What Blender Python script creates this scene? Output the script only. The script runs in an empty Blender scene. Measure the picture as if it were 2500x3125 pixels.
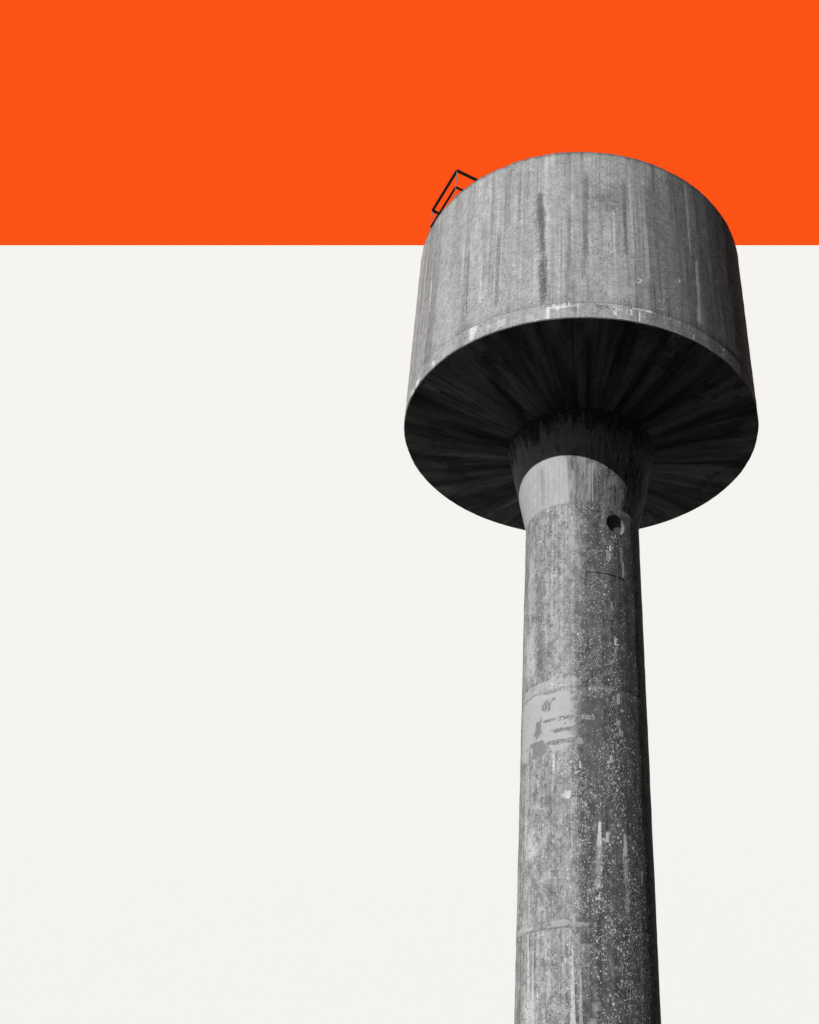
import bpy, bmesh, math, random
from mathutils import Vector, Matrix, noise as mnoise

R = math.radians
C = bpy.context.scene
COL = C.collection

# ------------------------------------------------------------------ camera
cam_data = bpy.data.cameras.new('camera')
cam = bpy.data.objects.new('camera', cam_data)
COL.objects.link(cam)
right = Vector((0.999927, 0.010347, -0.006277))
up = Vector((0.010856, -0.537583, 0.843141))
fwd = Vector((-0.00535, 0.843148, 0.537656))
m = Matrix((right, up, -fwd)).transposed().to_4x4()
m.translation = Vector((0.0, -21.574, 1.6))
cam.matrix_world = m
cam_data.sensor_fit = 'HORIZONTAL'
cam_data.sensor_width = 36.0
cam_data.lens = 46.402
cam_data.shift_x = -0.20410
cam_data.shift_y = 0.02416
cam_data.clip_start = 0.1
cam_data.clip_end = 3000.0
C.camera = cam

# ------------------------------------------------------------------ light
SUN_AZ, SUN_EL = R(-31.02), R(28.59)         # azimuth from the camera side (-Y) towards +X
to_sun = Vector((math.sin(SUN_AZ) * math.cos(SUN_EL), -math.cos(SUN_AZ) * math.cos(SUN_EL), math.sin(SUN_EL)))
world = bpy.data.worlds.new('World')
C.world = world
world.use_nodes = True
wn = world.node_tree
wn.nodes.clear()
w_out = wn.nodes.new('ShaderNodeOutputWorld')
w_bg = wn.nodes.new('ShaderNodeBackground')
w_bw = wn.nodes.new('ShaderNodeRGBToBW')      # the photograph is black and white: a neutral sky
w_sky = wn.nodes.new('ShaderNodeTexSky')
w_sky.sky_type = 'NISHITA'
w_sky.sun_disc = False
w_sky.sun_elevation = SUN_EL
w_sky.sun_rotation = math.atan2(to_sun.x, to_sun.y)
w_sky.altitude = 3000.0
w_sky.air_density = 0.4
w_sky.dust_density = 0.1
w_sky.ozone_density = 1.0
w_bg.inputs['Strength'].default_value = 0.05
wn.links.new(w_sky.outputs['Color'], w_bw.inputs[0])
wn.links.new(w_bw.outputs[0], w_bg.inputs['Color'])
wn.links.new(w_bg.outputs[0], w_out.inputs['Surface'])

sun_data = bpy.data.lights.new('sun', 'SUN')
sun_data.energy = 4.6
sun_data.angle = R(0.5)
sun_data.color = (1.0, 0.995, 0.985)
sun = bpy.data.objects.new('sun', sun_data)
COL.objects.link(sun)
sun.location = to_sun * 60.0
sun.rotation_euler = to_sun.to_track_quat('Z', 'Y').to_euler()

C.view_settings.view_transform = 'Standard'
C.view_settings.look = 'None'
C.view_settings.exposure = 0.0
C.view_settings.gamma = 1.0
C.view_settings.use_curve_mapping = False
C.cycles.use_denoising = True
C.cycles.denoiser = 'OPENIMAGEDENOISE'
C.cycles.denoising_input_passes = 'RGB_ALBEDO_NORMAL'
C.cycles.max_bounces = 6

# ------------------------------------------------------------------ measures (metres)
TANK_R, Z_RIM, Z_TOP = 4.5, 18.088, 23.740
COLLAR_R, Z_COLLAR, Z_SHAFT = 1.858, 17.682, 15.291
SHAFT_R1, SHAFT_R0 = 1.3644, 1.3710
U_SHAFT = 1.366                              # metres of UV per radian on shaft and collar
Z_JOINTS = (13.43, 10.682, 5.905)
Z_BAND = 18.555

# stains seen on the concrete: u at top, u at bottom, z top, z bottom, half width top, bottom, tone, strength, softness, raggedness
TANK_STAINS = [
    (-0.963, -0.945, 22.423, 21.05, 0.086, 0.167, 0.1, 0.75, 0.95, 1.3),
    (-0.924, -0.886, 22.001, 20.079, 0.142, 0.168, 0.1, 0.65, 0.8, 0.9),
    (-0.861, -0.801, 20.261, 18.437, 0.136, 0.195, 0.06, 0.85, 0.95, 1.1),
    (-0.916, -0.801, 22.493, 18.437, 0.063, 0.104, 0.12, 0.75, 0.9, 0.6),
    (-2.876, -2.832, 21.328, 18.954, 0.035, 0.037, 0.15, 0.65, 0.6, 0.6),
    (-2.863, -2.848, 19.044, 18.571, 0.03, 0.044, 0.17, 0.4, 0.8, 0.8),
    (-4.421, -4.382, 21.41, 20.233, 0.018, 0.018, 0.66, 0.9, 0.5, 0.42),
    (-1.988, -1.964, 21.365, 18.799, 0.07, 0.075, 0.17, 0.6, 0.65, 0.9),
    (-1.733, -1.662, 21.127, 18.855, 0.184, 0.173, 0.36, 0.5, 0.9, 0.8),
    (-2.447, -2.328, 22.105, 19.697, 0.143, 0.099, 0.18, 0.38, 0.65, 0.9),
    (-0.244, -0.2, 21.643, 18.536, 0.095, 0.102, 0.17, 0.52, 0.65, 0.9),
    (0.177, 0.086, 22.822, 19.237, 0.098, 0.077, 0.15, 0.6, 0.65, 1.2),
    (0.207, 0.173, 22.936, 19.97, 0.065, 0.061, 0.14, 0.52, 0.65, 1.2),
    (0.712, 0.678, 22.793, 21.267, 0.566, 0.482, 0.13, 0.68, 0.95, 2.0),
    (1.116, 1.092, 22.886, 20.093, 0.086, 0.064, 0.12, 0.68, 0.65, 1.0),
    (1.271, 1.261, 23.433, 20.137, 0.049, 0.072, 0.38, 0.9, 0.65, 0.6),
    (1.613, 1.616, 23.161, 19.385, 0.051, 0.067, 0.34, 0.9, 0.65, 0.6),
    (1.781, 1.701, 22.886, 21.184, 0.223, 0.213, 0.14, 0.6, 0.65, 1.2),
    (2.376, 2.374, 23.301, 19.491, 0.05, 0.054, 0.13, 0.75, 0.65, 0.8),
    (2.369, 2.25, 21.975, 19.008, 0.326, 0.411, 0.17, 0.6, 0.65, 1.0),
    (2.911, 2.9, 23.657, 20.894, 0.067, 0.045, 0.3, 0.75, 0.65, 0.6),
    (3.086, 2.975, 21.015, 18.674, 0.057, 0.097, 0.34, 0.75, 0.65, 0.6),
    (2.989, 2.958, 21.414, 19.168, 0.038, 0.035, 0.1, 0.9, 0.65, 0.6),
    (0.422, 0.379, 21.144, 18.59, 0.095, 0.119, 0.34, 0.45, 0.65, 0.8),
    (1.393, 1.385, 19.517, 19.311, 0.072, 0.065, 0.46, 0.9, 0.3, 0.66),
    (1.365, 1.361, 19.466, 19.372, 0.029, 0.029, 0.05, 0.9, 0.5, 0.8),
    (1.14, 1.133, 19.161, 18.951, 0.19, 0.158, 0.36, 0.6, 0.6, 1.3),
    (2.472, 2.463, 19.922, 19.796, 0.028, 0.028, 0.5, 0.9, 0.4, 0.8),
    (1.935, 1.931, 18.736, 18.664, 0.028, 0.028, 0.5, 0.9, 0.4, 0.8),
    (2.76, 2.746, 18.309, 18.139, 0.025, 0.025, 0.5, 0.8, 0.4, 0.8),
    (3.795, 3.782, 18.5, 18.408, 0.047, 0.047, 0.45, 0.8, 0.4, 0.8),
    (3.741, 3.732, 18.298, 18.231, 0.034, 0.034, 0.45, 0.8, 0.4, 0.8),
    (1.707, 1.673, 18.541, 17.844, 0.235, 0.263, 0.15, 0.45, 0.65, 1.2),
    (-0.711, -0.708, 18.49, 18.092, 0.057, 0.051, 0.66, 0.9, 0.5, 1.08),
    (-0.583, -0.582, 18.592, 18.366, 0.023, 0.077, 0.66, 0.85, 0.5, 0.92),
    (-0.505, -0.505, 18.495, 18.304, 0.09, 0.026, 0.66, 0.95, 0.5, 1.01),
    (-0.352, -0.352, 18.565, 18.373, 0.051, 0.061, 0.66, 0.9, 0.5, 1.08),
    (-0.238, -0.238, 18.59, 18.468, 0.023, 0.023, 0.66, 0.9, 0.5, 1.4),
    (-0.378, -0.378, 18.473, 18.404, 0.383, 0.383, 0.66, 0.7, 0.5, 1.23),
    (-0.124, -0.125, 18.445, 18.254, 0.127, 0.101, 0.16, 0.6, 0.4, 0.66),
    (-0.035, -0.036, 18.494, 18.355, 0.015, 0.015, 0.66, 0.8, 0.5, 1.4),
    (0.437, 0.435, 18.492, 18.37, 0.119, 0.089, 0.15, 0.65, 0.4, 0.66),
    (0.592, 0.59, 18.495, 18.389, 0.054, 0.054, 0.12, 0.65, 0.4, 1.0),
    (-0.052, -0.054, 18.459, 18.117, 0.015, 0.015, 0.55, 0.7, 0.4, 1.0),
    (0.787, 0.78, 18.452, 18.188, 0.055, 0.042, 0.66, 0.85, 0.5, 1.08),
    (0.771, 0.769, 18.429, 18.368, 0.024, 0.024, 0.04, 0.9, 0.3, 0.8),
    (0.901, 0.9, 18.434, 18.385, 0.092, 0.061, 0.62, 0.8, 0.35, 0.77),
    (1.162, 1.155, 18.452, 18.26, 0.044, 0.025, 0.66, 0.85, 0.5, 0.92),
    (1.053, 1.049, 18.419, 18.277, 0.015, 0.012, 0.66, 0.8, 0.5, 0.92),
    (1.356, 1.343, 18.452, 18.125, 0.029, 0.022, 0.66, 0.9, 0.5, 1.54),
    (1.577, 1.574, 18.546, 18.476, 0.118, 0.085, 0.66, 0.8, 0.5, 1.08),
    (1.322, 1.32, 18.536, 18.503, 0.191, 0.191, 0.66, 0.85, 0.5, 1.4),
    (-2.591, -2.577, 18.535, 18.3, 0.171, 0.102, 0.66, 0.9, 0.5, 0.92),
    (-2.617, -2.596, 18.422, 18.084, 0.123, 0.054, 0.66, 0.9, 0.5, 0.92),
    (-1.818, -1.809, 18.422, 18.175, 0.152, 0.104, 0.5, 0.75, 0.4, 0.77),
    (-2.11, -2.104, 18.37, 18.228, 0.16, 0.122, 0.46, 0.6, 0.4, 0.77),
    (-3.919, -3.888, 18.333, 18.079, 0.075, 0.052, 0.66, 0.8, 0.5, 0.92),
    (-4.741, -4.652, 18.362, 17.906, 0.173, 0.128, 0.66, 0.9, 0.5, 0.92),
    (-5.11, -5.02, 18.323, 17.969, 0.169, 0.13, 0.66, 0.8, 0.5, 0.92),
    (-3.537, -3.507, 18.322, 18.024, 0.091, 0.071, 0.5, 0.6, 0.4, 0.77),
    (-1.074, -1.071, 18.322, 18.149, 0.042, 0.032, 0.5, 0.5, 0.4, 0.77),
]
SHAFT_STAINS = [
    (-0.212, -0.22, 15.26, 13.417, 0.222, 0.237, 0.36, 0.55, 0.9, 1.5),
    (-0.541, -0.54, 15.005, 14.435, 0.159, 0.157, 0.36, 0.4, 0.9, 1.5),
    (-1.434, -1.411, 14.523, 12.53, 0.157, 0.315, 0.42, 0.75, 0.8, 1.0),
    (-1.042, -1.003, 14.67, 12.363, 0.141, 0.129, 0.19, 0.35, 0.9, 0.8),
    (-0.537, -0.533, 13.471, 12.228, 0.179, 0.275, 0.33, 0.4, 0.9, 1.5),
    (0.656, 0.652, 14.213, 14.059, 0.033, 0.027, 0.6, 0.9, 0.4, 1.2),
    (0.971, 0.953, 14.277, 13.825, 0.059, 0.051, 0.4, 0.55, 0.6, 1.4),
    (1.005, 0.986, 13.928, 13.456, 0.047, 0.046, 0.5, 0.7, 0.6, 1.4),
    (0.604, 0.596, 14.074, 13.743, 0.066, 0.079, 0.42, 0.55, 0.6, 1.8),
    (-1.067, -1.066, 14.51, 14.453, 0.028, 0.028, 0.7, 0.95, 0.3, 0.4),
    (-0.568, -0.567, 14.955, 14.782, 0.134, 0.133, 0.4, 0.5, 0.6, 1.6),
    (0.797, 0.794, 14.552, 14.437, 0.018, 0.015, 0.6, 0.8, 0.4, 1.0),
    (0.662, 0.654, 12.771, 12.51, 0.047, 0.037, 0.42, 0.6, 0.6, 1.8),
    (0.519, 0.516, 13.187, 13.081, 0.04, 0.04, 0.42, 0.6, 0.5, 1.6),
    (-0.641, -0.64, 13.484, 13.39, 0.058, 0.058, 0.4, 0.6, 0.5, 1.4),
    (-1.437, -1.4, 12.541, 10.963, 0.342, 0.328, 0.5, 0.75, 0.8, 0.8),
    (-0.965, -0.948, 11.967, 10.855, 0.237, 0.243, 0.15, 0.45, 0.8, 1.4),
    (-0.739, -0.727, 12.278, 10.844, 0.014, 0.013, 0.12, 0.5, 0.7, 0.8),
    (-0.46, -0.458, 12.213, 10.837, 0.169, 0.187, 0.34, 0.5, 0.9, 1.6),
    (0.714, 0.708, 11.863, 11.695, 0.034, 0.032, 0.6, 0.9, 0.4, 1.2),
    (0.722, 0.716, 11.703, 11.504, 0.042, 0.037, 0.4, 0.6, 0.6, 1.8),
    (0.598, 0.594, 11.381, 11.209, 0.065, 0.064, 0.38, 0.5, 0.6, 1.8),
    (0.159, 0.139, 10.612, 9.207, 0.343, 0.341, 0.105, 0.6, 0.5, 0.7),
    (-0.95, -0.95, 10.93, 10.66, 1.0, 1.0, 0.41, 0.8, 0.45, 0.35),
    (0.36, 0.358, 10.725, 10.626, 0.369, 0.367, 0.27, 0.5, 0.5, 0.9),
    (-1.02, -1.02, 10.7, 9.26, 0.885, 0.87, 0.43, 0.93, 0.2, 0.3),
    (-1.075, -1.072, 9.445, 9.277, 0.417, 0.296, 0.19, 0.9, 0.4, 1.68),
    (-0.765, -0.764, 10.675, 10.592, 0.214, 0.186, 0.19, 0.75, 0.4, 2.04),
    (-0.83, -0.826, 10.502, 10.21, 0.132, 0.141, 0.19, 0.9, 0.4, 1.56),
    (-0.649, -0.648, 10.507, 10.437, 0.06, 0.05, 0.19, 0.85, 0.4, 1.56),
    (-1.026, -1.08, 10.102, 9.683, 0.093, 0.189, 0.19, 0.92, 0.4, 1.2),
    (-0.785, -0.837, 10.05, 9.983, 0.186, 0.164, 0.19, 0.9, 0.4, 1.68),
    (-0.4, -0.401, 10.071, 9.969, 0.204, 0.18, 0.19, 0.95, 0.4, 1.8),
    (-0.434, -0.434, 9.814, 9.713, 0.25, 0.261, 0.19, 0.95, 0.4, 1.8),
    (-0.457, -0.456, 9.571, 9.459, 0.442, 0.392, 0.19, 0.95, 0.4, 1.8),
    (-1.145, -1.043, 9.656, 9.403, 0.266, 0.361, 0.19, 0.9, 0.4, 1.56),
    (0.065, 0.064, 10.054, 9.94, 0.193, 0.171, 0.26, 0.7, 0.4, 1.6),
    (-0.088, -0.089, 9.56, 9.416, 0.085, 0.08, 0.28, 0.8, 0.4, 1.0),
    (-1.476, -1.558, 9.856, 9.53, 0.226, 0.085, 0.42, 0.9, 0.25, 0.5),
    (-1.268, -1.261, 9.558, 9.331, 0.054, 0.023, 0.42, 0.85, 0.3, 0.5),
    (0.751, 0.743, 10.585, 10.337, 0.039, 0.036, 0.42, 0.9, 0.4, 1.0),
    (0.832, 0.829, 10.264, 10.183, 0.06, 0.043, 0.42, 0.8, 0.4, 1.6),
    (0.746, 0.741, 10.038, 9.877, 0.064, 0.061, 0.4, 0.7, 0.4, 1.8),
    (0.79, 0.784, 9.819, 9.66, 0.065, 0.062, 0.4, 0.6, 0.4, 1.8),
    (-0.646, -0.644, 9.279, 8.919, 0.024, 0.038, 0.55, 0.85, 0.5, 1.3),
    (-0.092, -0.093, 9.081, 8.921, 0.021, 0.025, 0.55, 0.9, 0.5, 1.2),
    (0.541, 0.537, 9.229, 9.054, 0.041, 0.037, 0.48, 0.8, 0.4, 1.8),
    (-0.271, -0.271, 9.087, 9.033, 0.021, 0.021, 0.5, 0.8, 0.4, 1.2),
    (-0.369, -0.369, 8.486, 8.308, 0.118, 0.102, 0.6, 0.97, 0.5, 0.9),
    (-1.265, -1.224, 9.444, 8.066, 0.019, 0.021, 0.4, 0.7, 0.7, 0.6),
    (-1.426, -1.379, 9.271, 8.106, 0.172, 0.178, 0.36, 0.5, 0.9, 1.0),
    (-0.272, -0.275, 8.807, 7.907, 0.013, 0.021, 0.38, 0.6, 0.7, 0.7),
    (-0.456, -0.455, 8.762, 7.923, 0.155, 0.152, 0.3, 0.35, 0.9, 1.5),
    (0.203, 0.193, 9.231, 8.648, 0.191, 0.125, 0.13, 0.55, 0.5, 0.9),
    (-0.199, -0.2, 8.652, 8.483, 0.083, 0.104, 0.3, 0.4, 0.6, 1.2),
    (-1.23, -1.21, 7.881, 7.187, 0.199, 0.191, 0.5, 0.8, 0.6, 1.0),
    (-1.419, -1.381, 8.112, 7.203, 0.03, 0.028, 0.46, 0.8, 0.5, 0.6),
    (-1.282, -1.268, 7.05, 6.618, 0.173, 0.168, 0.4, 0.6, 0.8, 1.7),
    (-1.34, -1.325, 6.379, 5.982, 0.275, 0.32, 0.4, 0.65, 0.7, 1.6),
    (-0.269, -0.272, 7.902, 7.094, 0.016, 0.022, 0.42, 0.75, 0.7, 0.7),
    (-0.392, -0.393, 7.735, 6.003, 0.127, 0.143, 0.33, 0.5, 0.9, 1.5),
    (-0.603, -0.602, 6.997, 6.965, 0.097, 0.097, 0.4, 0.6, 0.6, 1.4),
    (0.276, 0.267, 7.864, 7.369, 0.041, 0.058, 0.6, 0.97, 0.35, 1.1),
    (0.258, 0.241, 7.456, 6.52, 0.062, 0.086, 0.42, 0.55, 0.5, 2.6),
    (0.427, 0.422, 7.677, 7.455, 0.033, 0.046, 0.5, 0.92, 0.35, 1.2),
    (0.809, 0.792, 7.666, 7.203, 0.044, 0.069, 0.5, 0.9, 0.4, 1.3),
    (0.801, 0.818, 7.248, 6.652, 0.059, 0.07, 0.4, 0.6, 0.6, 2.2),
    (0.831, 0.813, 6.654, 6.195, 0.059, 0.068, 0.36, 0.5, 0.6, 2.4),
    (1.241, 1.233, 7.048, 6.934, 0.046, 0.038, 0.55, 0.9, 0.4, 1.0),
    (1.239, 1.226, 6.914, 6.718, 0.03, 0.03, 0.45, 0.7, 0.4, 2.0),
    (-0.505, -0.504, 6.052, 5.915, 0.3, 0.323, 0.4, 0.75, 0.6, 1.1),
    (-0.157, -0.158, 5.99, 5.894, 0.276, 0.254, 0.37, 0.7, 0.6, 1.3),
    (0.436, 0.435, 5.962, 5.898, 0.167, 0.156, 0.26, 0.6, 0.4, 1.0),
    (-1.543, -1.563, 6.053, 5.892, 0.274, 0.222, 0.42, 0.85, 0.3, 0.8),
    (-1.248, -1.246, 5.999, 5.937, 0.095, 0.075, 0.5, 0.8, 0.3, 1.0),
    (-1.257, -1.214, 5.827, 3.902, 0.026, 0.083, 0.5, 0.9, 0.45, 0.5),
    (-1.113, -1.087, 5.643, 3.94, 0.016, 0.067, 0.5, 0.85, 0.45, 0.5),
    (-1.234, -1.207, 5.009, 4.146, 0.204, 0.293, 0.5, 0.95, 0.9, 0.7),
    (-0.261, -0.257, 5.557, 3.891, 0.011, 0.076, 0.5, 0.92, 0.35, 0.4),
    (-0.119, -0.116, 5.222, 3.987, 0.01, 0.049, 0.36, 0.85, 0.35, 0.4),
    (-0.502, -0.5, 4.839, 4.12, 0.132, 0.215, 0.33, 0.35, 0.9, 1.0),
    (-0.803, -0.798, 5.906, 5.463, 0.018, 0.026, 0.44, 0.7, 0.5, 2.0),
    (-0.393, -0.393, 5.373, 5.287, 0.015, 0.011, 0.6, 0.9, 0.4, 0.8),
    (-0.035, -0.037, 5.61, 5.453, 0.187, 0.124, 0.28, 0.55, 0.7, 1.6),
    (-0.018, -0.019, 5.288, 5.201, 0.123, 0.092, 0.27, 0.5, 0.7, 1.6),
    (0.156, 0.153, 4.633, 4.466, 0.122, 0.121, 0.26, 0.55, 0.7, 1.5),
    (0.111, 0.11, 4.356, 4.244, 0.09, 0.09, 0.3, 0.6, 0.6, 1.3),
    (0.832, 0.789, 5.083, 4.058, 0.008, 0.007, 0.25, 0.6, 0.6, 0.6),
    (0.976, 0.931, 5.001, 4.096, 0.009, 0.012, 0.25, 0.6, 0.6, 0.6),
]
COLLAR_STAINS = [
    (-0.868, -0.976, 16.447, 15.332, 0.097, 0.112, 0.28, 0.6, 0.8, 0.8),
    (-0.981, -1.173, 16.447, 15.419, 0.014, 0.014, 0.2, 0.5, 0.6, 0.5),
    (-0.697, -0.827, 16.483, 15.381, 0.012, 0.011, 0.25, 0.5, 0.6, 0.5),
    (-0.577, -0.688, 16.494, 15.335, 0.009, 0.011, 0.27, 0.4, 0.6, 0.5),
    (-0.453, -0.54, 16.484, 15.32, 0.009, 0.01, 0.27, 0.4, 0.6, 0.5),
    (-1.268, -1.566, 16.331, 15.409, 0.014, 0.021, 0.27, 0.4, 0.6, 0.5),
    (0.174, 0.164, 16.321, 15.307, 0.047, 0.044, 0.38, 0.55, 0.7, 0.8),
    (0.32, 0.352, 16.286, 15.326, 0.013, 0.01, 0.34, 0.6, 0.6, 0.5),
    (0.228, 0.249, 16.3, 15.313, 0.013, 0.015, 0.5, 0.6, 0.5, 0.4),
    (-0.006, -0.017, 16.421, 15.329, 0.017, 0.024, 0.3, 0.5, 0.7, 0.8),
    (0.485, 0.542, 16.266, 15.283, 0.102, 0.131, 0.09, 0.7, 0.6, 0.8),
    (0.689, 0.713, 16.085, 15.8, 0.111, 0.103, 0.3, 0.5, 0.8, 1.8),
    (0.512, 0.548, 15.981, 15.388, 0.033, 0.036, 0.3, 0.5, 0.8, 1.8),
    (0.889, 0.96, 15.837, 15.304, 0.056, 0.056, 0.27, 0.5, 0.8, 1.2),
    (-0.247, -0.259, 15.628, 15.346, 0.047, 0.044, 0.13, 0.4, 0.8, 1.2),
]
SHAFT_SPECKS = [
    (0.276, 0.242, 7.831, 5.99, 0.101, 0.16, 0.75, 1.0, 0.9, 0.6),
    (0.427, 0.411, 7.664, 6.991, 0.058, 0.114, 0.6, 1.0, 0.9, 0.6),
    (0.808, 0.81, 7.644, 6.133, 0.109, 0.158, 0.65, 1.0, 0.9, 0.6),
    (0.265, 0.241, 6.091, 4.822, 0.237, 0.249, 0.42, 1.0, 0.9, 0.6),
    (0.768, 0.723, 6.027, 4.845, 0.286, 0.295, 0.42, 1.0, 0.9, 0.6),
    (-0.793, -0.786, 5.941, 5.344, 0.036, 0.046, 0.4, 1.0, 0.9, 0.6),
    (-0.46, -0.458, 6.008, 4.836, 0.272, 0.263, 0.16, 1.0, 0.9, 0.6),
    (0.762, 0.697, 12.14, 10.074, 0.307, 0.281, 0.36, 1.0, 0.9, 0.6),
    (0.722, 0.654, 10.079, 7.938, 0.339, 0.333, 0.46, 1.0, 0.9, 0.6),
    (-0.412, -0.412, 9.255, 8.714, 0.245, 0.242, 0.38, 1.0, 0.9, 0.6),
    (-0.092, -0.102, 9.12, 7.898, 0.189, 0.224, 0.34, 1.0, 0.9, 0.6),
    (-0.646, -0.643, 9.246, 8.789, 0.038, 0.057, 0.6, 1.0, 0.9, 0.6),
    (-0.412, -0.412, 10.084, 9.97, 0.216, 0.192, 0.6, 1.0, 0.9, 0.6),
    (-0.412, -0.412, 9.811, 9.71, 0.249, 0.248, 0.6, 1.0, 0.9, 0.6),
    (-0.367, -0.368, 9.559, 9.437, 0.335, 0.266, 0.55, 1.0, 0.9, 0.6),
    (0.023, 0.021, 10.054, 9.94, 0.193, 0.171, 0.5, 1.0, 0.9, 0.6),
    (-0.83, -0.826, 10.502, 10.21, 0.132, 0.141, 0.4, 1.0, 0.9, 0.6),
    (0.662, 0.642, 14.229, 13.483, 0.164, 0.187, 0.4, 1.0, 0.9, 0.6),
    (0.783, 0.776, 14.547, 14.319, 0.088, 0.087, 0.4, 1.0, 0.9, 0.6),
    (0.199, 0.189, 13.463, 12.749, 0.284, 0.327, 0.3, 1.0, 0.9, 0.6),
]
TANK_SPECKS = [
    (-0.811, -0.788, 20.631, 18.435, 0.164, 0.208, 0.5, 1.0, 0.9, 0.6),
    (-0.933, -0.921, 21.64, 20.656, 0.169, 0.166, 0.3, 1.0, 0.9, 0.6),
    (-0.352, -0.352, 19.805, 18.547, 0.236, 0.23, 0.28, 1.0, 0.9, 0.6),
    (2.107, 2.017, 19.58, 18.088, 0.517, 0.563, 0.4, 1.0, 0.9, 0.6),
    (2.72, 2.598, 19.246, 17.744, 0.505, 0.473, 0.28, 1.0, 0.9, 0.6),
]
SHAFT_SMOOTH = [
    (-1.02, -1.02, 10.7, 9.26, 0.89, 0.88, 1.0, 1.0, 0.15, 0.2),
    (0.202, 0.182, 10.59, 9.252, 0.333, 0.321, 1.0, 0.6, 0.6, 0.7),
    (-0.328, -0.328, 6.039, 5.902, 0.445, 0.455, 1.0, 0.8, 0.3, 1.1),
]
UNDERSIDE_STAINS = [
    (-3.036, -3.191, 3.674, 1.869, 0.1, 0.3, 0.02, 0.85, 0.8, 0.8),
    (-2.643, -2.808, 4.565, 2.804, 0.45, 0.35, 0.05, 0.5, 0.9, 1.4),
    (-4.511, -4.569, 4.447, 3.97, 0.1, 0.08, 0.4, 0.8, 0.6, 1.2),
    (2.23, 2.224, 4.561, 4.178, 0.06, 0.04, 0.3, 0.6, 0.6, 1.0),
    (0.188, 0.332, 4.189, 1.913, 0.18, 0.3, 0.03, 0.7, 0.9, 0.8),
    (-0.772, -0.784, 3.931, 2.007, 0.1, 0.14, 0.05, 0.5, 0.9, 0.8),
    (-1.196, -1.537, 4.271, 2.17, 0.1, 0.2, 0.22, 0.4, 0.9, 0.8),
    (0.77, 0.811, 4.163, 2.002, 0.1, 0.14, 0.05, 0.5, 0.9, 0.8),
    (1.693, 1.975, 4.3, 2.371, 0.35, 0.2, 0.22, 0.35, 0.9, 0.8),
    (3.537, 3.559, 3.965, 1.837, 0.2, 0.3, 0.22, 0.4, 0.9, 0.8),
    (5.127, 4.72, 4.339, 1.974, 0.2, 0.3, 0.05, 0.5, 0.9, 0.8),
    (6.324, 6.183, 4.423, 1.833, 0.35, 0.3, 0.03, 0.55, 0.9, 0.8),
    (7.656, 6.909, 4.146, 1.872, 0.2, 0.3, 0.2, 0.4, 0.9, 0.8),
    (9.606, 10.342, 4.064, 2.553, 0.4, 0.5, 0.03, 0.6, 0.9, 0.8),
    (-6.318, -6.528, 4.086, 1.891, 0.12, 0.3, 0.03, 0.5, 0.9, 0.8),
    (-7.503, -6.978, 4.319, 1.89, 0.15, 0.3, 0.2, 0.4, 0.9, 0.8),
    (-9.252, -9.324, 4.188, 2.098, 0.2, 0.4, 0.03, 0.5, 0.9, 1.0),
    (-9.614, -10.48, 3.65, 2.514, 0.25, 0.3, 0.18, 0.4, 0.9, 0.8),
]
# cracks in the shaft: u0, z0, u1, z1, half thickness at each end
CRACKS = [
    (0.065, 13.430, 0.60, 13.432, 0.016, 0.028),
    (0.58, 13.432, 1.05, 13.412, 0.030, 0.045),
    (-1.505, 13.52, -1.19, 13.68, 0.008, 0.012),
    (0.385, 14.88, 0.475, 14.90, 0.014, 0.010),
    (0.365, 15.09, 0.475, 15.085, 0.012, 0.012),
    (0.66, 15.13, 0.745, 15.15, 0.026, 0.014),
    (0.47, 14.63, 0.53, 14.645, 0.010, 0.008),
    (0.66, 12.71, 0.80, 12.67, 0.018, 0.020),
    (0.72, 12.43, 0.79, 12.42, 0.022, 0.022),
    (0.40, 12.97, 0.66, 12.95, 0.007, 0.009),
    (0.02, 14.06, 0.16, 14.05, 0.008, 0.008),
]
GROUND_GREY = 0.026
ORANGE = (0.838, 0.0735, 0.0068)
WHITE = (0.788, 0.783, 0.762)

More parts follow.
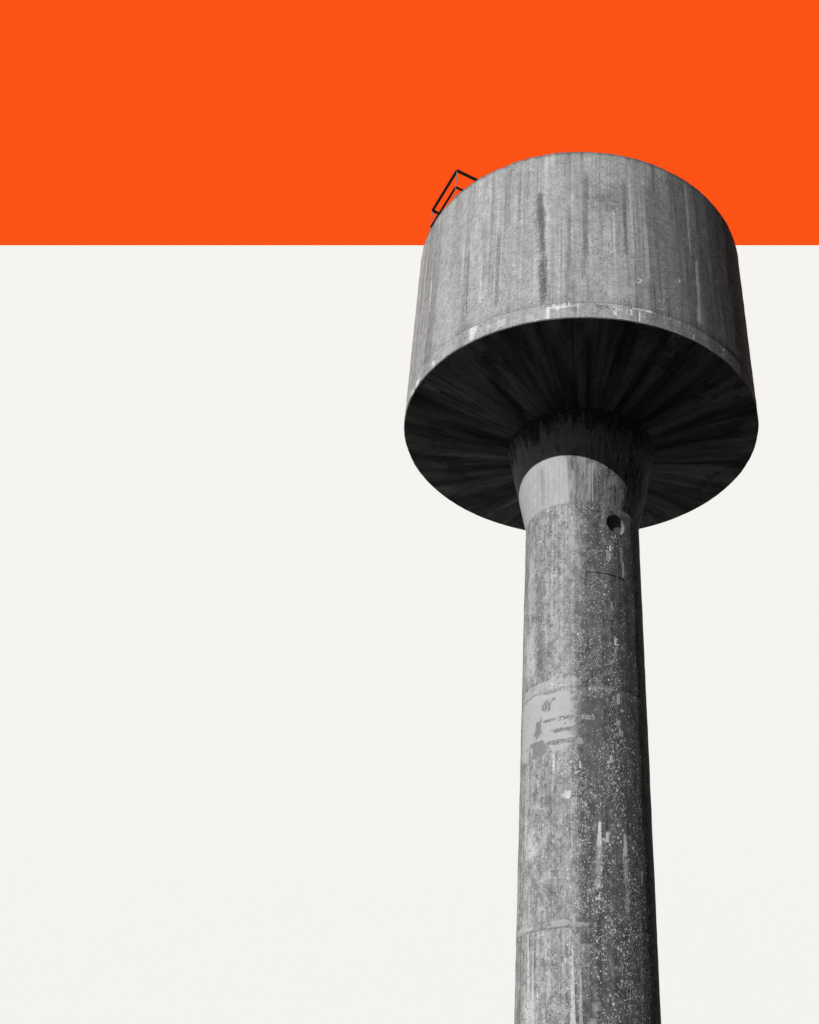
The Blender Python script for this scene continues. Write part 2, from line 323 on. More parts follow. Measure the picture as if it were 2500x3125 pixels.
# ------------------------------------------------------------------ node helper
class Mat:
    def __init__(self, name, rough=0.9, spec=0.2):
        self.m = bpy.data.materials.new(name)
        self.m.use_nodes = True
        self.t = self.m.node_tree
        self.b = self.t.nodes['Principled BSDF']
        self.b.inputs['Roughness'].default_value = rough
        self.b.inputs['Specular IOR Level'].default_value = spec

    def node(self, kind, **kw):
        n = self.t.nodes.new(kind)
        for k, v in kw.items():
            setattr(n, k, v)
        return n

    def put(self, sock, v):
        if isinstance(v, (int, float)):
            sock.default_value = v
        elif isinstance(v, tuple):
            sock.default_value = v
        else:
            self.t.links.new(v, sock)

    def math(self, op, a, b=0.0, c=0.0, clamp=False):
        n = self.node('ShaderNodeMath', operation=op, use_clamp=clamp)
        self.put(n.inputs[0], a); self.put(n.inputs[1], b); self.put(n.inputs[2], c)
        return n.outputs[0]

    def rng(self, v, a, b, lo=0.0, hi=1.0, smooth=True):
        n = self.node('ShaderNodeMapRange', interpolation_type='SMOOTHSTEP' if smooth else 'LINEAR', clamp=True)
        self.put(n.inputs[0], v)
        for i, x in zip((1, 2, 3, 4), (a, b, lo, hi)):
            self.put(n.inputs[i], x)
        return n.outputs[0]

    def mix(self, f, a, b):
        n = self.node('ShaderNodeMix', data_type='FLOAT')
        n.clamp_factor = True
        self.put(n.inputs[0], f); self.put(n.inputs[2], a); self.put(n.inputs[3], b)
        return n.outputs[0]

    def coords(self):
        tc = self.node('ShaderNodeTexCoord')
        self.P = tc.outputs['Object']
        s = self.node('ShaderNodeSeparateXYZ')
        self.t.links.new(tc.outputs['UV'], s.inputs[0])
        self.u, self.v = s.outputs[0], s.outputs[1]

    def scaled(self, sx, sy, sz, src=None, off=(0, 0, 0)):
        n = self.node('ShaderNodeMapping')
        self.t.links.new(src or self.P, n.inputs['Vector'])
        n.inputs['Scale'].default_value = (sx, sy, sz)
        n.inputs['Location'].default_value = off
        return n.outputs[0]

    def noise(self, sx, sy=None, sz=None, detail=4.0, rough=0.6, src=None, off=(0, 0, 0), dist=0.0):
        n = self.node('ShaderNodeTexNoise')
        self.t.links.new(self.scaled(sx, sy or sx, sz or sx, src, off), n.inputs['Vector'])
        n.inputs['Scale'].default_value = 1.0
        n.inputs['Detail'].default_value = detail
        n.inputs['Roughness'].default_value = rough
        n.inputs['Distortion'].default_value = dist
        return n.outputs[0]

    def dots(self, scale, density, size=0.35, off=0.0, stretch=1.0):
        """round specks in surface metres: a cell carries one where its own random number is below density"""
        cv = self.node('ShaderNodeCombineXYZ')
        self.put(cv.inputs[0], self.math('MULTIPLY_ADD', self.u, scale, off))
        self.put(cv.inputs[1], self.math('MULTIPLY_ADD', self.v, scale * stretch, off * 0.7))
        n = self.node('ShaderNodeTexVoronoi', feature='F1', voronoi_dimensions='2D')
        self.t.links.new(cv.outputs[0], n.inputs['Vector'])
        n.inputs['Scale'].default_value = 1.0
        s = self.node('ShaderNodeSeparateColor')
        self.t.links.new(n.outputs['Color'], s.inputs[0])
        on = self.math('LESS_THAN', s.outputs[0], density)
        rad = self.math('MULTIPLY_ADD', s.outputs[1], size, size * 0.4)
        d = self.math('SUBTRACT', rad, n.outputs['Distance'])
        return self.math('MULTIPLY', on, self.rng(d, 0.0, 0.10))

    def stains(self, base, rows, n_iso, n_long):
        """n_iso / n_long: ragged-edge noises centred on 0"""
        grp = stain_group()
        for ut, ub, zt, zb, ht, hb, tone, st, soft, amp in rows:
            L = max(zt - zb, 1e-3)
            wide = L < 2.0 * max(ht, hb)
            end = 0.28 * L if wide else min(0.5 * L, 1.2 * max(ht, hb) + (0.10 if soft > 0.5 else 0.02) * L)
            k = L / end
            n = self.node('ShaderNodeGroup')
            n.node_tree = grp
            for name, v in (('Base', base), ('U', self.u), ('V', self.v),
                            ('Noise', n_long if L > 5 * max(ht, hb) else n_iso),
                            ('InvL', 1.0 / L), ('Off', -zb / L), ('DU', ut - ub), ('UB', ub), ('DH', ht - hb), ('HB', max(hb, 0.003)),
                            ('K', k), ('K1', 1.0 - 0.5 * k), ('Amp', amp), ('Inner', 1.0 - soft), ('Strength', st), ('Tone', tone)):
                self.put(n.inputs[name], v)
            base = n.outputs[0]
        return base

    def finish(self, grey, bump=None, strength=0.3, dist=0.01):
        c = self.node('ShaderNodeCombineColor')
        for i in range(3):
            self.t.links.new(grey, c.inputs[i])
        self.t.links.new(c.outputs[0], self.b.inputs['Base Color'])
        if bump is not None:
            n = self.node('ShaderNodeBump')
            n.inputs['Strength'].default_value = strength
            n.inputs['Distance'].default_value = dist
            self.t.links.new(bump, n.inputs['Height'])
            self.t.links.new(n.outputs[0], self.b.inputs['Normal'])
        return self.m


_group = []


def stain_group():
    if _group:
        return _group[0]
    g = bpy.data.node_groups.new('stain', 'ShaderNodeTree')
    names = ('Base', 'U', 'V', 'Noise', 'InvL', 'Off', 'DU', 'UB', 'DH', 'HB', 'K', 'K1', 'Amp', 'Inner', 'Strength', 'Tone')
    for n in names:
        g.interface.new_socket(n, in_out='INPUT', socket_type='NodeSocketFloat')
    g.interface.new_socket('Grey', in_out='OUTPUT', socket_type='NodeSocketFloat')
    M = Mat.__new__(Mat)
    M.t = g
    i = g.nodes.new('NodeGroupInput').outputs
    o = g.nodes.new('NodeGroupOutput').inputs
    t = M.math('MULTIPLY_ADD', i['V'], i['InvL'], i['Off'])
    uc = M.math('MULTIPLY_ADD', t, i['DU'], i['UB'])
    hw = M.math('MAXIMUM', M.math('MULTIPLY_ADD', t, i['DH'], i['HB']), 0.003)
    a = M.math('DIVIDE', M.math('SUBTRACT', i['U'], uc), hw)
    b = M.math('MULTIPLY_ADD', M.math('ABSOLUTE', M.math('SUBTRACT', t, 0.5)), i['K'], i['K1'])
    b = M.math('MAXIMUM', b, 0.0)
    a2, b2 = M.math('MULTIPLY', a, a), M.math('MULTIPLY', b, b)
    q = M.math('SQRT', M.math('SQRT', M.math('MULTIPLY_ADD', a2, a2, M.math('MULTIPLY', b2, b2))))
    q = M.math('MULTIPLY_ADD', i['Noise'], i['Amp'], q)
    m = M.rng(q, 1.0, i['Inner'], 0.0, i['Strength'])
    g.links.new(M.mix(m, i['Base'], i['Tone']), o[0])
    _group.append(g)
    return g


def line_at(M, z, half, jitter):
    """thin horizontal line at height z"""
    return M.rng(M.math('ABSOLUTE', M.math('ADD', M.math('SUBTRACT', M.v, z), jitter)), half, half * 0.3)


def tank_material():
    M = Mat('weathered_tank_concrete'); M.coords()
    big = M.noise(0.55, detail=4); mid = M.noise(5, detail=6, rough=0.7); fine = M.noise(24, detail=4, rough=0.75)
    st1 = M.noise(1.9, 1.9, 0.09, detail=5, rough=0.62)
    st2 = M.noise(8, 8, 0.14, detail=5, rough=0.72, off=(3, 1, 0))
    st3 = M.noise(24, 24, 0.25, detail=3, rough=0.65, off=(1, 7, 0))
    c = lambda n: M.math('SUBTRACT', n, 0.5)
    g = M.math('MULTIPLY_ADD', c(big), 0.12, 0.345)
    g = M.math('MULTIPLY_ADD', c(st1), 0.42, g)
    brk0 = M.rng(M.noise(0.8, 0.8, 0.5, detail=4, rough=0.65, off=(4, 4, 7)), 0.36, 0.62, 0.25, 1.25)
    brk = M.math('MULTIPLY', brk0, M.rng(M.u, 0.0, 2.5, 1.0, 1.5))
    g = M.math('MULTIPLY_ADD', M.math('MULTIPLY', c(st2), brk), 0.62, g)
    g = M.math('MULTIPLY_ADD', M.math('MULTIPLY', c(st3), brk), 0.26, g)
    # broad run-off columns
    run = M.noise(1.15, 1.15, 0.06, detail=3, rough=0.5, off=(2.7, 5, 1))
    g = M.math('MULTIPLY', g, M.rng(run, 0.54, 0.70, 1.0, 0.74))
    fl = M.noise(30, 30, 0.12, detail=2, rough=0.5, off=(8, 3, 0))
    g = M.math('MULTIPLY', g, M.rng(fl, 0.66, 0.72, 1.0, 0.70))
    g = M.math('MAXIMUM', g, 0.08)
    # the concrete grey gets darker towards the right of the front
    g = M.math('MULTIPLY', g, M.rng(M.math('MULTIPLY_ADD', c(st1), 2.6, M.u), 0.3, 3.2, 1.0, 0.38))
    n_iso = M.math('MULTIPLY', c(M.noise(11, detail=6, rough=0.7, off=(5, 2, 9))), 1.9)
    n_long = M.math('MULTIPLY', c(M.noise(11, 11, 1.8, detail=6, rough=0.75, off=(2, 8, 1))), 1.9)
    ring = M.rng(M.v, Z_BAND + 0.01, Z_BAND - 0.01)
    g = M.mix(M.math('MULTIPLY', ring, 0.3), g, M.rng(M.u, 0.5, 3.0, 0.33, 0.16))
    g = M.stains(g, TANK_STAINS, n_iso, n_long)
    # lime that crusts the joint in places, more on the left
    crust = M.math('MULTIPLY', M.rng(M.math('ABSOLUTE', M.math('SUBTRACT', M.v, Z_BAND - 0.04)), 0.09, 0.0),
                   M.rng(M.noise(1.6, 1.6, 0.4, detail=6, rough=0.75, off=(9, 4, 2)), 0.55, 0.66))
    g = M.mix(M.math('MULTIPLY', crust, M.rng(M.u, 0.5, 2.0, 0.5, 0.1)), g, 0.5)
    jl = line_at(M, Z_BAND, 0.02, M.math('MULTIPLY', n_iso, 0.012))
    g = M.mix(M.math('MULTIPLY', jl, M.rng(mid, 0.40, 0.62, 0.05, 0.7)), g, 0.06)
    # moss and broken arris along the top edge
    edge = M.rng(M.math('MULTIPLY_ADD', n_iso, 0.16, M.v), Z_TOP - 0.15, Z_TOP - 0.05)
    g = M.mix(M.math('MULTIPLY', edge, M.rng(fine, 0.40, 0.55, 0.2, 0.85)), g, 0.055)
    g = M.math('MULTIPLY', g, M.rng(mid, 0.3, 0.7, 0.74, 1.24, False))
    g = M.math('MULTIPLY', g, M.rng(fine, 0.28, 0.72, 0.66, 1.34, False))
    pz = M.rng(M.math('MULTIPLY_ADD', c(st2), 0.9, M.math('MULTIPLY_ADD', c(mid), 0.5, big)), 0.46, 0.70, 0.02, 0.42)
    g = M.mix(M.math('MULTIPLY', M.dots(19, pz, 0.36), 0.6), g, 0.07)
    sp = M.rng(M.math('MULTIPLY_ADD', c(st1), 0.9, big), 0.44, 0.66, 0.03, 0.22)
    sp = M.stains(sp, TANK_SPECKS, n_iso, n_long)
    g = M.mix(M.math('MULTIPLY', M.dots(23, sp, 0.34, 4.0), 0.55), g, 0.48)
    h = M.math('ADD', M.math('MULTIPLY', fine, 0.5), M.math('ADD', M.math('MULTIPLY', st3, 0.6), mid))
    return M.finish(g, h, 0.5, 0.02)


def underside_material():
    M = Mat('underside_concrete'); M.coords()
    # u runs round the tank, v outwards from the axis: stains run down the slope, so the noise is stretched along v
    uv = M.node('ShaderNodeCombineXYZ')
    M.t.links.new(M.u, uv.inputs[0]); M.t.links.new(M.v, uv.inputs[1])
    s = uv.outputs[0]
    r1 = M.noise(0.8, 0.13, 1, detail=5, rough=0.6, src=s, off=(1.3, 0, 0))
    r2 = M.noise(2.3, 0.24, 1, detail=6, rough=0.66, src=s, off=(3, 2, 0))
    r3 = M.noise(13.0, 0.5, 1, detail=3, rough=0.65, src=s, off=(7, 1, 0))
    blot = M.noise(1.1, detail=6, rough=0.72)
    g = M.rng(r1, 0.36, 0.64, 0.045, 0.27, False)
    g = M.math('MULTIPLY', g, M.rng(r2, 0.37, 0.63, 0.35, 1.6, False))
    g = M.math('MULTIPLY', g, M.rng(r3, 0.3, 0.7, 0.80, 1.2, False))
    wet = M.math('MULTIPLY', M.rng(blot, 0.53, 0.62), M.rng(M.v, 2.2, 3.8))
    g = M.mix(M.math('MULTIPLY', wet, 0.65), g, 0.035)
    n_iso = M.math('MULTIPLY', M.math('SUBTRACT', M.noise(9, detail=6, rough=0.7, off=(5, 2, 9)), 0.5), 1.9)
    g = M.stains(g, UNDERSIDE_STAINS, n_iso, n_iso)
    g = M.math('MULTIPLY', g, M.rng(M.noise(20, detail=4, rough=0.75), 0.3, 0.7, 0.70, 1.3, False))
    return M.finish(g, r3, 0.3, 0.01)


def collar_material():
    M = Mat('smooth_collar_concrete'); M.coords()
    c = lambda n: M.math('SUBTRACT', n, 0.5)
    mid = M.noise(6, detail=5, rough=0.65); fine = M.noise(30, detail=4, rough=0.7)
    st1 = M.noise(5.5, 5.5, 0.16, detail=4, rough=0.62, off=(0, 3, 0))
    st2 = M.noise(20, 20, 0.25, detail=4, rough=0.7, off=(6, 1, 0))
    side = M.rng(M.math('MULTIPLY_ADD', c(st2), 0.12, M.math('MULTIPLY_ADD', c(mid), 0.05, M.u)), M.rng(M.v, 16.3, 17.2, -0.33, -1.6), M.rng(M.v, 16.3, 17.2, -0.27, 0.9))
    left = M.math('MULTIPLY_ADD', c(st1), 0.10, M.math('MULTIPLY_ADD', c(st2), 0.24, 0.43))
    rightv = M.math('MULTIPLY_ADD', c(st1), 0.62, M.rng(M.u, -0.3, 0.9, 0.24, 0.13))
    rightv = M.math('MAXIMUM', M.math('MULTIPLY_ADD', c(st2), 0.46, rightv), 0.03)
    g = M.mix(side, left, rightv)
    n_iso = M.math('MULTIPLY', c(M.noise(14, detail=6, rough=0.7, off=(5, 2, 9))), 1.9)
    n_long = M.math('MULTIPLY', c(M.noise(15, 15, 1.6, detail=6, rough=0.75, off=(2, 8, 1))), 1.9)
    g = M.stains(g, COLLAR_STAINS, n_iso, n_long)
    # black algae hanging from the joint with the tank in ragged runs
    alg = M.math('MULTIPLY_ADD', n_long, 0.8, M.math('MULTIPLY_ADD', c(st1), 2.4, M.v))
    alg = M.rng(alg, Z_COLLAR - 0.80, Z_COLLAR - 0.15)
    g = M.mix(M.math('MULTIPLY', alg, M.rng(fine, 0.3, 0.7, 0.75, 1.0)), g, 0.015)
    low = M.rng(M.math('MULTIPLY_ADD', n_iso, 0.10, M.v), Z_SHAFT + 0.07, Z_SHAFT - 0.0)
    g = M.mix(M.math('MULTIPLY', low, 0.6), g, 0.16)
    g = M.math('MULTIPLY', g, M.rng(fine, 0.28, 0.72, 0.84, 1.16, False))
    g = M.math('MULTIPLY', g, M.rng(mid, 0.3, 0.7, 0.9, 1.1, False))
    sp = M.rng(M.u, -0.3, 0.7, 0.03, 0.16)
    g = M.mix(M.math('MULTIPLY', M.dots(24, sp, 0.34, 4.0), 0.5), g, 0.42)
    return M.finish(g, M.math('ADD', fine, st2), 0.2, 0.01)


def shaft_material():
    M = Mat('rough_shaft_concrete'); M.coords()
    c = lambda n: M.math('SUBTRACT', n, 0.5)
    big = M.noise(0.9, 0.9, 0.5, detail=4); mid = M.noise(6.5, 6.5, 4.5, detail=7, rough=0.76); fine = M.noise(30, detail=4, rough=0.8)
    st1 = M.noise(3.2, 3.2, 0.10, detail=4, rough=0.6, off=(0, 3, 0))
    st2 = M.noise(13, 13, 0.22, detail=4, rough=0.68, off=(6, 1, 0))
    n_iso = M.math('MULTIPLY', c(M.noise(11, detail=7, rough=0.72, off=(5, 2, 9))), 2.1)
    n_long = M.math('MULTIPLY', c(M.noise(14, 14, 3.5, detail=6, rough=0.76, off=(2, 8, 1))), 2.0)
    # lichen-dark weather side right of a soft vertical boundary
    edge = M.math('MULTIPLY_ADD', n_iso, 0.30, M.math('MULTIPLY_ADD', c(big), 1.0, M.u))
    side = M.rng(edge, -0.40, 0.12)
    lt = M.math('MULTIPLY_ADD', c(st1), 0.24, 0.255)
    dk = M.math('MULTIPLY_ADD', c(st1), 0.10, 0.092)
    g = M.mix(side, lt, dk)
    g = M.math('MULTIPLY', g, M.rng(st2, 0.3, 0.7, 0.60, 1.40, False))
    g = M.math('MULTIPLY', g, M.rng(mid, 0.34, 0.66, 0.62, 1.40, False))
    g = M.math('MAXIMUM', g, 0.035)
    g = M.stains(g, SHAFT_STAINS, n_iso, n_long)
    smooth = M.stains(0.0, SHAFT_SMOOTH, n_iso, n_long)
    # cold joints
    for z, dark in ((Z_JOINTS[1], 0.22), (Z_JOINTS[2], 0.38)):
        jl = line_at(M, z, 0.02, M.math('MULTIPLY', n_iso, 0.014))
        g = M.mix(M.math('MULTIPLY', jl, M.rng(mid, 0.40, 0.64, 0.02, dark + 0.25)), g, 0.05)
    # cracks: u0, z0, u1, z1, half thickness at both ends
    for u0, z0, u1, z1, h0, h1 in CRACKS:
        t = M.math('MULTIPLY_ADD', M.u, 1.0 / (u1 - u0), -u0 / (u1 - u0))
        zc = M.math('MULTIPLY_ADD', t, z1 - z0, z0)
        d = M.math('ABSOLUTE', M.math('SUBTRACT', M.math('MULTIPLY_ADD', n_iso, 0.030, M.v), zc))
        hw = M.math('MULTIPLY_ADD', t, h1 - h0, h0)
        ins = M.math('MULTIPLY', M.rng(t, -0.02, 0.03), M.rng(t, 1.02, 0.97))
        k = M.math('MULTIPLY', ins, M.rng(M.math('DIVIDE', d, M.math('MAXIMUM', hw, 0.001)), 1.0, 0.4))
        g = M.mix(M.math('MULTIPLY', k, 0.92), g, 0.012)
    # grain, quieter on the smooth render coat
    gr = M.math('MULTIPLY', M.rng(mid, 0.3, 0.7, 0.84, 1.18, False), M.rng(fine, 0.28, 0.72, 0.60, 1.42, False))
    g = M.math('MULTIPLY', g, M.mix(M.math('MULTIPLY', smooth, 0.75), gr, 1.0))
    # pits left, white lichen specks right and low
    rough = M.math('SUBTRACT', 1.0, M.math('MULTIPLY', smooth, 0.95))
    pits = M.math('MULTIPLY', M.rng(M.u, 0.1, -0.9, 0.06, 0.26), rough)
    g = M.mix(M.math('MULTIPLY', M.dots(20, pits, 0.36), 0.6), g, 0.07)
    low = M.rng(M.v, 15.0, 5.5, 0.55, 1.1)
    clus = M.rng(M.noise(1.6, 1.6, 0.8, detail=5, rough=0.7, off=(8, 8, 3)), 0.38, 0.62, 0.05, 1.7)
    dens = M.math('MULTIPLY', M.math('MULTIPLY', M.rng(M.u, -1.0, 0.6, 0.07, 0.24), low), M.math('MULTIPLY', clus, rough))
    dens = M.stains(dens, SHAFT_SPECKS, n_iso, n_long)
    g = M.mix(M.math('MULTIPLY', M.dots(38, M.math('MULTIPLY', dens, 0.9), 0.40, 4.0, 0.8), 0.85), g, 0.50)
    g = M.mix(M.math('MULTIPLY', M.dots(17, M.math('MULTIPLY', M.math('POWER', dens, 1.4), 0.55), 0.33, 9.0, 0.75), 0.9), g, 0.52)
    # pale granules where the cement skin has weathered off, left and centre
    gz = M.math('MULTIPLY', M.math('MULTIPLY', M.rng(M.math('MULTIPLY_ADD', c(mid), 1.6, big), 0.40, 0.70, 0.0, 0.5), rough), M.rng(M.u, 0.9, 0.1))
    g = M.mix(M.math('MULTIPLY', M.dots(30, gz, 0.42, 13.0), 0.45), g, 0.44)
    h = M.math('ADD', M.math('MULTIPLY', fine, 0.6), mid)
    return M.finish(g, h, 0.6, 0.02)


def plain(name, grey, rough, spec=0.3, metallic=0.0, var=0.0, scale=30):
    M = Mat(name, rough, spec); M.coords()
    M.b.inputs['Metallic'].default_value = metallic
    n = M.noise(scale, detail=3)
    return M.finish(M.rng(n, 0.3, 0.7, grey * (1 - var), grey * (1 + var), False))


def painted(name, rgb):
    M = Mat(name, 1.0, 0.0)
    c = M.node('ShaderNodeRGB')
    c.outputs[0].default_value = (*rgb, 1)
    M.t.links.new(c.outputs[0], M.b.inputs['Base Color'])
    return M.m


# ------------------------------------------------------------------ object helpers
def link(name, me, mat, parent=None):
    o = bpy.data.objects.new(name, me)
    if mat is not None and not me.materials:
        me.materials.append(mat)
    COL.objects.link(o)
    if parent is not None:
        o.parent = parent
    return o


def tag(o, label=None, cat=None, kind=None):
    if label: o['label'] = label
    if cat: o['category'] = cat
    if kind: o['kind'] = kind


def lathe(name, prof, seg, uscale, vfun, rough=0.0, closed=False, cap=False, freq=6.0):
    """prof: list of (r, z); seam at the back (+Y). UV u = angle * uscale (0 faces the camera), v = vfun(r, z)."""
    bm = bmesh.new()
    uvl = bm.loops.layers.uv.new('UVMap')
    rings = []
    for r, z in prof:
        ring = []
        for i in range(seg):
            a = -math.pi + 2 * math.pi * i / seg
            rr = r
            if rough:
                p = Vector((math.sin(a) * r, -math.cos(a) * r, z))
                rr = r + rough * mnoise.noise(p * freq) + 0.6 * rough * mnoise.noise(p * freq * 3.1)
            ring.append(bm.verts.new((math.sin(a) * rr, -math.cos(a) * rr, z)))
        rings.append(ring)
    n = len(rings)
    for k in range(n if closed else n - 1):
        A, B = rings[k], rings[(k + 1) % n]
        (ra, za), (rb, zb) = prof[k], prof[(k + 1) % n]
        for i in range(seg):
            j = (i + 1) % seg
            f = bm.faces.new((A[i], A[j], B[j], B[i]))
            f.smooth = True
            a0 = -math.pi + 2 * math.pi * i / seg
            a1 = -math.pi + 2 * math.pi * (i + 1) / seg
            for l, (a, r, z) in zip(f.loops, ((a0, ra, za), (a1, ra, za), (a1, rb, zb), (a0, rb, zb))):
                l[uvl].uv = (a * uscale, vfun(r, z))
    if cap:
        bm.faces.new(rings[0][::-1]); bm.faces.new(rings[-1])
    bmesh.ops.recalc_face_normals(bm, faces=bm.faces)
    me = bpy.data.meshes.new(name)
    bm.to_mesh(me); bm.free()
    me.set_sharp_from_angle(angle=R(32))
    return me


def bar(bm, a, b, w):
    """square bar from a to b, w wide"""
    a, b = Vector(a), Vector(b)
    d = (b - a).normalized()
    ref = Vector((0, 0, 1)) if abs(d.z) < 0.9 else Vector((1, 0, 0))
    s = d.cross(ref).normalized() * w / 2
    t = d.cross(s).normalized() * w / 2
    vs = [bm.verts.new(p + i * s + j * t) for p in (a, b) for i, j in ((-1, -1), (1, -1), (1, 1), (-1, 1))]
    for q in ((0, 1, 2, 3), (7, 6, 5, 4), (0, 4, 5, 1), (1, 5, 6, 2), (2, 6, 7, 3), (3, 7, 4, 0)):
        bm.faces.new([vs[k] for k in q])


def bars(name, segs, w, mat, parent):
    bm = bmesh.new()
    for a, b in segs:
        bar(bm, a, b, w)
    bmesh.ops.recalc_face_normals(bm, faces=bm.faces)
    me = bpy.data.meshes.new(name)
    bm.to_mesh(me); bm.free()
    o = link(name, me, mat, parent)
    bv = o.modifiers.new('bevel', 'BEVEL'); bv.width = w * 0.12; bv.segments = 2
    return o


def box(name, corners, thick, z0, z1, mat):
    """upright slab along the ground line corners[0] -> corners[1]"""
    a, b = Vector((*corners[0], 0)), Vector((*corners[1], 0))
    n = Vector((-(b - a).y, (b - a).x, 0)).normalized() * thick
    bm = bmesh.new()
    lo = [bm.verts.new((p.x, p.y, z0)) for p in (a, b, b + n, a + n)]
    hi = [bm.verts.new((p.x, p.y, z1)) for p in (a, b, b + n, a + n)]
    bm.faces.new(lo[::-1]); bm.faces.new(hi)
    for i in range(4):
        j = (i + 1) % 4
        bm.faces.new((lo[i], lo[j], hi[j], hi[i]))
    bmesh.ops.recalc_face_normals(bm, faces=bm.faces)
    me = bpy.data.meshes.new(name)
    bm.to_mesh(me); bm.free()
    return link(name, me, mat)


# ------------------------------------------------------------------ ground and the two-coloured backdrop
gm = bpy.data.meshes.new('ground')
gm.from_pydata([(-900, -900, 0), (900, -900, 0), (900, 900, 0), (-900, 900, 0)], [], [(0, 1, 2, 3)])
ground = link('ground', gm, plain('dark_ground', GROUND_GREY, 1.0, 0.0, 0.0, 0.25, 0.8))  # added out of view, kept dark to set the bounce light under the tank
tag(ground, 'unseen dark ground added under the tower', None, 'structure')

A, B = Vector((-65.5606, 61.0751)), Vector((27.3164, 62.5667))
d = (B - A).normalized()
ends = (A - d * 60, B + d * 60)
ob = box('orange_backdrop', ends, 0.6, 93.6, 215.0, painted('orange_paint', ORANGE))
tag(ob, 'flat bright orange backdrop filling the top of the picture', None, 'structure')
wb = box('white_backdrop', ends, 0.6, -0.2, 93.6, painted('off_white_paint', WHITE))
tag(wb, 'flat off-white backdrop below the orange band', None, 'structure')

# ------------------------------------------------------------------ the water tower
tower = bpy.data.objects.new('water_tower', None)
COL.objects.link(tower)
tag(tower, 'tall grey concrete water tower with a drum tank on a slender round shaft', 'water tower')

# tank: wall with a slightly proud lower ring, worn top arris
prof = [(TANK_R - 0.02, Z_RIM), (TANK_R, Z_RIM + 0.02), (TANK_R, Z_RIM + 0.2), (TANK_R, Z_BAND - 0.012),
        (TANK_R - 0.012, Z_BAND), (TANK_R - 0.006, Z_BAND + 0.012)]
k = 22
for i in range(1, k + 1):
    prof.append((TANK_R - 0.004, Z_BAND + 0.012 + (Z_TOP - 0.06 - Z_BAND - 0.012) * i / k))
prof += [(TANK_R - 0.002, Z_TOP - 0.03), (TANK_R - 0.03, Z_TOP), (TANK_R - 0.25, Z_TOP + 0.005), (TANK_R - 0.3, Z_TOP - 0.1)]
me = lathe('tank', prof, 360, TANK_R, lambda r, z: z, rough=0.010, freq=3.0)
for v in me.vertices:                         # chipped top edge
    if v.co.z > Z_TOP - 0.04:
        n = mnoise.noise(v.co * 5.0) * 0.6 + mnoise.noise(v.co * 13.0) * 0.5
        v.co.z += 0.035 * min(n, 0.25)
tank = link('tank', me, tank_material(), tower)
# underside: shallow cone rising outwards
prof = [(COLLAR_R - 0.05 + (TANK_R - 0.02 - COLLAR_R + 0.05) * i / 8, Z_COLLAR - 0.0077 + (Z_RIM - Z_COLLAR + 0.0077) * i / 8) for i in range(9)]
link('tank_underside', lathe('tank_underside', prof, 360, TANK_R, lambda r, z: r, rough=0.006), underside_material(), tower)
# roof
prof = [(0.02, Z_TOP + 0.25), (2.0, Z_TOP + 0.17), (3.4, Z_TOP + 0.05), (4.24, Z_TOP - 0.05), (4.24, Z_TOP - 0.2)]
link('roof', lathe('roof', prof, 128, TANK_R, lambda r, z: r), plain('roof_concrete', 0.25, 0.9, 0.2, 0.0, 0.2, 6), tower)
# collar
prof = [(SHAFT_R1 - 0.012 + (COLLAR_R - SHAFT_R1 + 0.012) * i / 12, Z_SHAFT + (Z_COLLAR - Z_SHAFT) * i / 12) for i in range(13)]
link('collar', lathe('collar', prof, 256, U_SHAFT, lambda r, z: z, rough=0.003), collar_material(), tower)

# shaft: hollow tube with a round opening cut through its wall
shaft_mat = shaft_material()
dark_mat = plain('unlit_inner_concrete', 0.10, 1.0, 0.1, 0.0, 0.3, 8)
reveal_mat = plain('pale_opening_reveal', 0.19, 0.95, 0.1, 0.0, 0.35, 16)


def shaft_r(z):
    return SHAFT_R1 + (SHAFT_R0 - SHAFT_R1) * (Z_SHAFT - z) / 11.2


zs = [i * 0.25 for i in range(0, 61)] + [Z_SHAFT - 0.03]
for zj in Z_JOINTS[1:]:
    zs = [z for z in zs if abs(z - zj) > 0.06] + [zj - 0.012, zj, zj + 0.012]
zs.sort()
outer = [(shaft_r(z) - (0.004 if z in Z_JOINTS else 0.0), z) for z in zs] + [(SHAFT_R1 - 0.012, Z_SHAFT)]
prof = outer + [(SHAFT_R1 - 0.24, Z_SHAFT - 0.004), (SHAFT_R0 - 0.24, 0.0)]
me = lathe('shaft', prof, 256, U_SHAFT, lambda r, z: z, rough=0.007, closed=True, freq=5.0)
me.materials.append(shaft_mat); me.materials.append(reveal_mat)
shaft = link('shaft', me, None, tower)

HA, HZ, HR = 0.61, 14.835, 0.262
hd = Vector((math.sin(HA), -math.cos(HA), 0))
hs_ = Vector((math.cos(HA), math.sin(HA), 0))
bm = bmesh.new()
ra, rb = [], []
for i in range(64):
    a = 2 * math.pi * i / 64
    w = 1 + 0.03 * mnoise.noise(Vector((math.cos(a) * 2, math.sin(a) * 2, 4)))
    for ring, dist, s in ((ra, 0.95, 0.89), (rb, 1.46, 1.01)):
        p = hd * dist + hs_ * (math.cos(a) * HR * s * w) + Vector((0, 0, HZ + math.sin(a) * HR * s * w))
        ring.append(bm.verts.new(p))
for i in range(64):
    j = (i + 1) % 64
    bm.faces.new((ra[i], ra[j], rb[j], rb[i])).material_index = 1
bm.faces.new(ra[::-1]); bm.faces.new(rb)
for f in bm.faces: f.material_index = 1
bmesh.ops.recalc_face_normals(bm, faces=bm.faces)
cm = bpy.data.meshes.new('opening_cutter'); bm.to_mesh(cm); bm.free()
cm.materials.append(shaft_mat); cm.materials.append(reveal_mat)
cut = bpy.data.objects.new('opening_cutter', cm)
COL.objects.link(cut)
mod = shaft.modifiers.new('opening', 'BOOLEAN')
mod.operation = 'DIFFERENCE'; mod.solver = 'EXACT'; mod.object = cut
dg = bpy.context.evaluated_depsgraph_get()
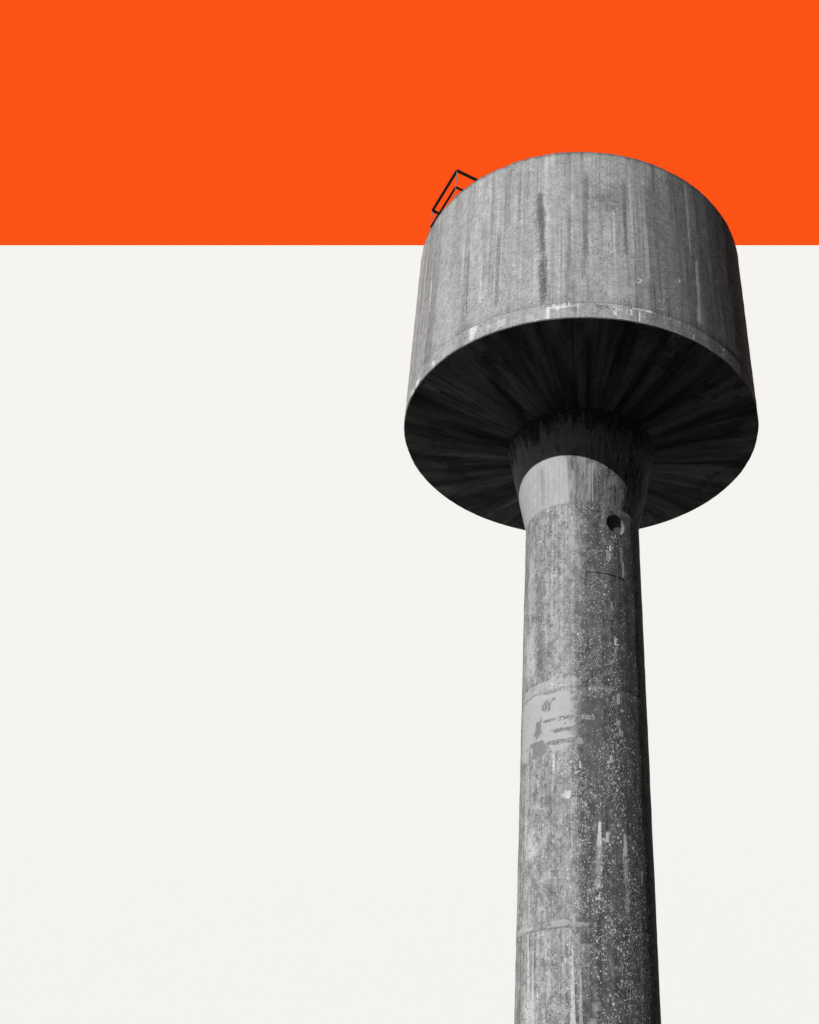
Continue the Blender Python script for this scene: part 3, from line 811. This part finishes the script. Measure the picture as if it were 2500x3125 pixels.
new = bpy.data.meshes.new_from_object(shaft.evaluated_get(dg))
shaft.modifiers.clear()
shaft.data = new
new.name = 'shaft'
bpy.data.objects.remove(cut)

# wire grille across the opening, part way in
g_mat = plain('galvanised_wire', 0.30, 0.6, 0.4, 0.0, 0.3, 40)
bm = bmesh.new()
rg = HR * 0.86
c0 = hd * 1.22 + Vector((0, 0, HZ))
for i in range(-5, 6):
    o = i * rg / 5.5
    L = math.sqrt(rg * rg - o * o)
    bar(bm, c0 + hs_ * o - Vector((0, 0, L)), c0 + hs_ * o + Vector((0, 0, L)), 0.006)
    bar(bm, c0 + hd * 0.007 + Vector((0, 0, o)) - hs_ * L, c0 + hd * 0.007 + Vector((0, 0, o)) + hs_ * L, 0.006)
bmesh.ops.recalc_face_normals(bm, faces=bm.faces)
gme = bpy.data.meshes.new('vent_grille'); bm.to_mesh(gme); bm.free()
link('vent_grille', gme, g_mat, tower)

# footing (below the picture)
prof = [(1.30, 0.45), (1.95, 0.45), (2.0, 0.40), (2.1, 0.0)]
link('footing', lathe('footing', prof, 96, U_SHAFT, lambda r, z: z), plain('footing_concrete', 0.25, 0.95, 0.1, 0.0, 0.3, 5), tower)

# guard rail at the roof edge
rail_mat = plain('black_rail_paint', 0.012, 0.55, 0.4, 0.0, 0.4, 30)
post_mat = plain('galvanised_post', 0.12, 0.5, 0.4, 0.0, 0.3, 30)
zt = 24.90
zm = zt - 0.66
pa, pb = Vector((-3.24, -3.03, 0)), Vector((-4.06, -1.70, 0))
nx = Vector((0.84, 0.54, 0)).normalized() * 1.25
up_ = lambda z: Vector((0, 0, z))
loop = lambda z: [(pb + nx + up_(z), pb + up_(z)), (pb + up_(z), pa + up_(z)), (pa + up_(z), pa + nx + up_(z))]
rail = bars('roof_railing', loop(zt), 0.065, rail_mat, tower)
bars('mid_rail', loop(zm), 0.05, rail_mat, rail)
for q in (pa, pb, pa + nx, pb + nx):
    bars('post', [(q + up_(Z_TOP - 0.12), q + up_(zt - 0.034))], 0.022, post_mat, rail)
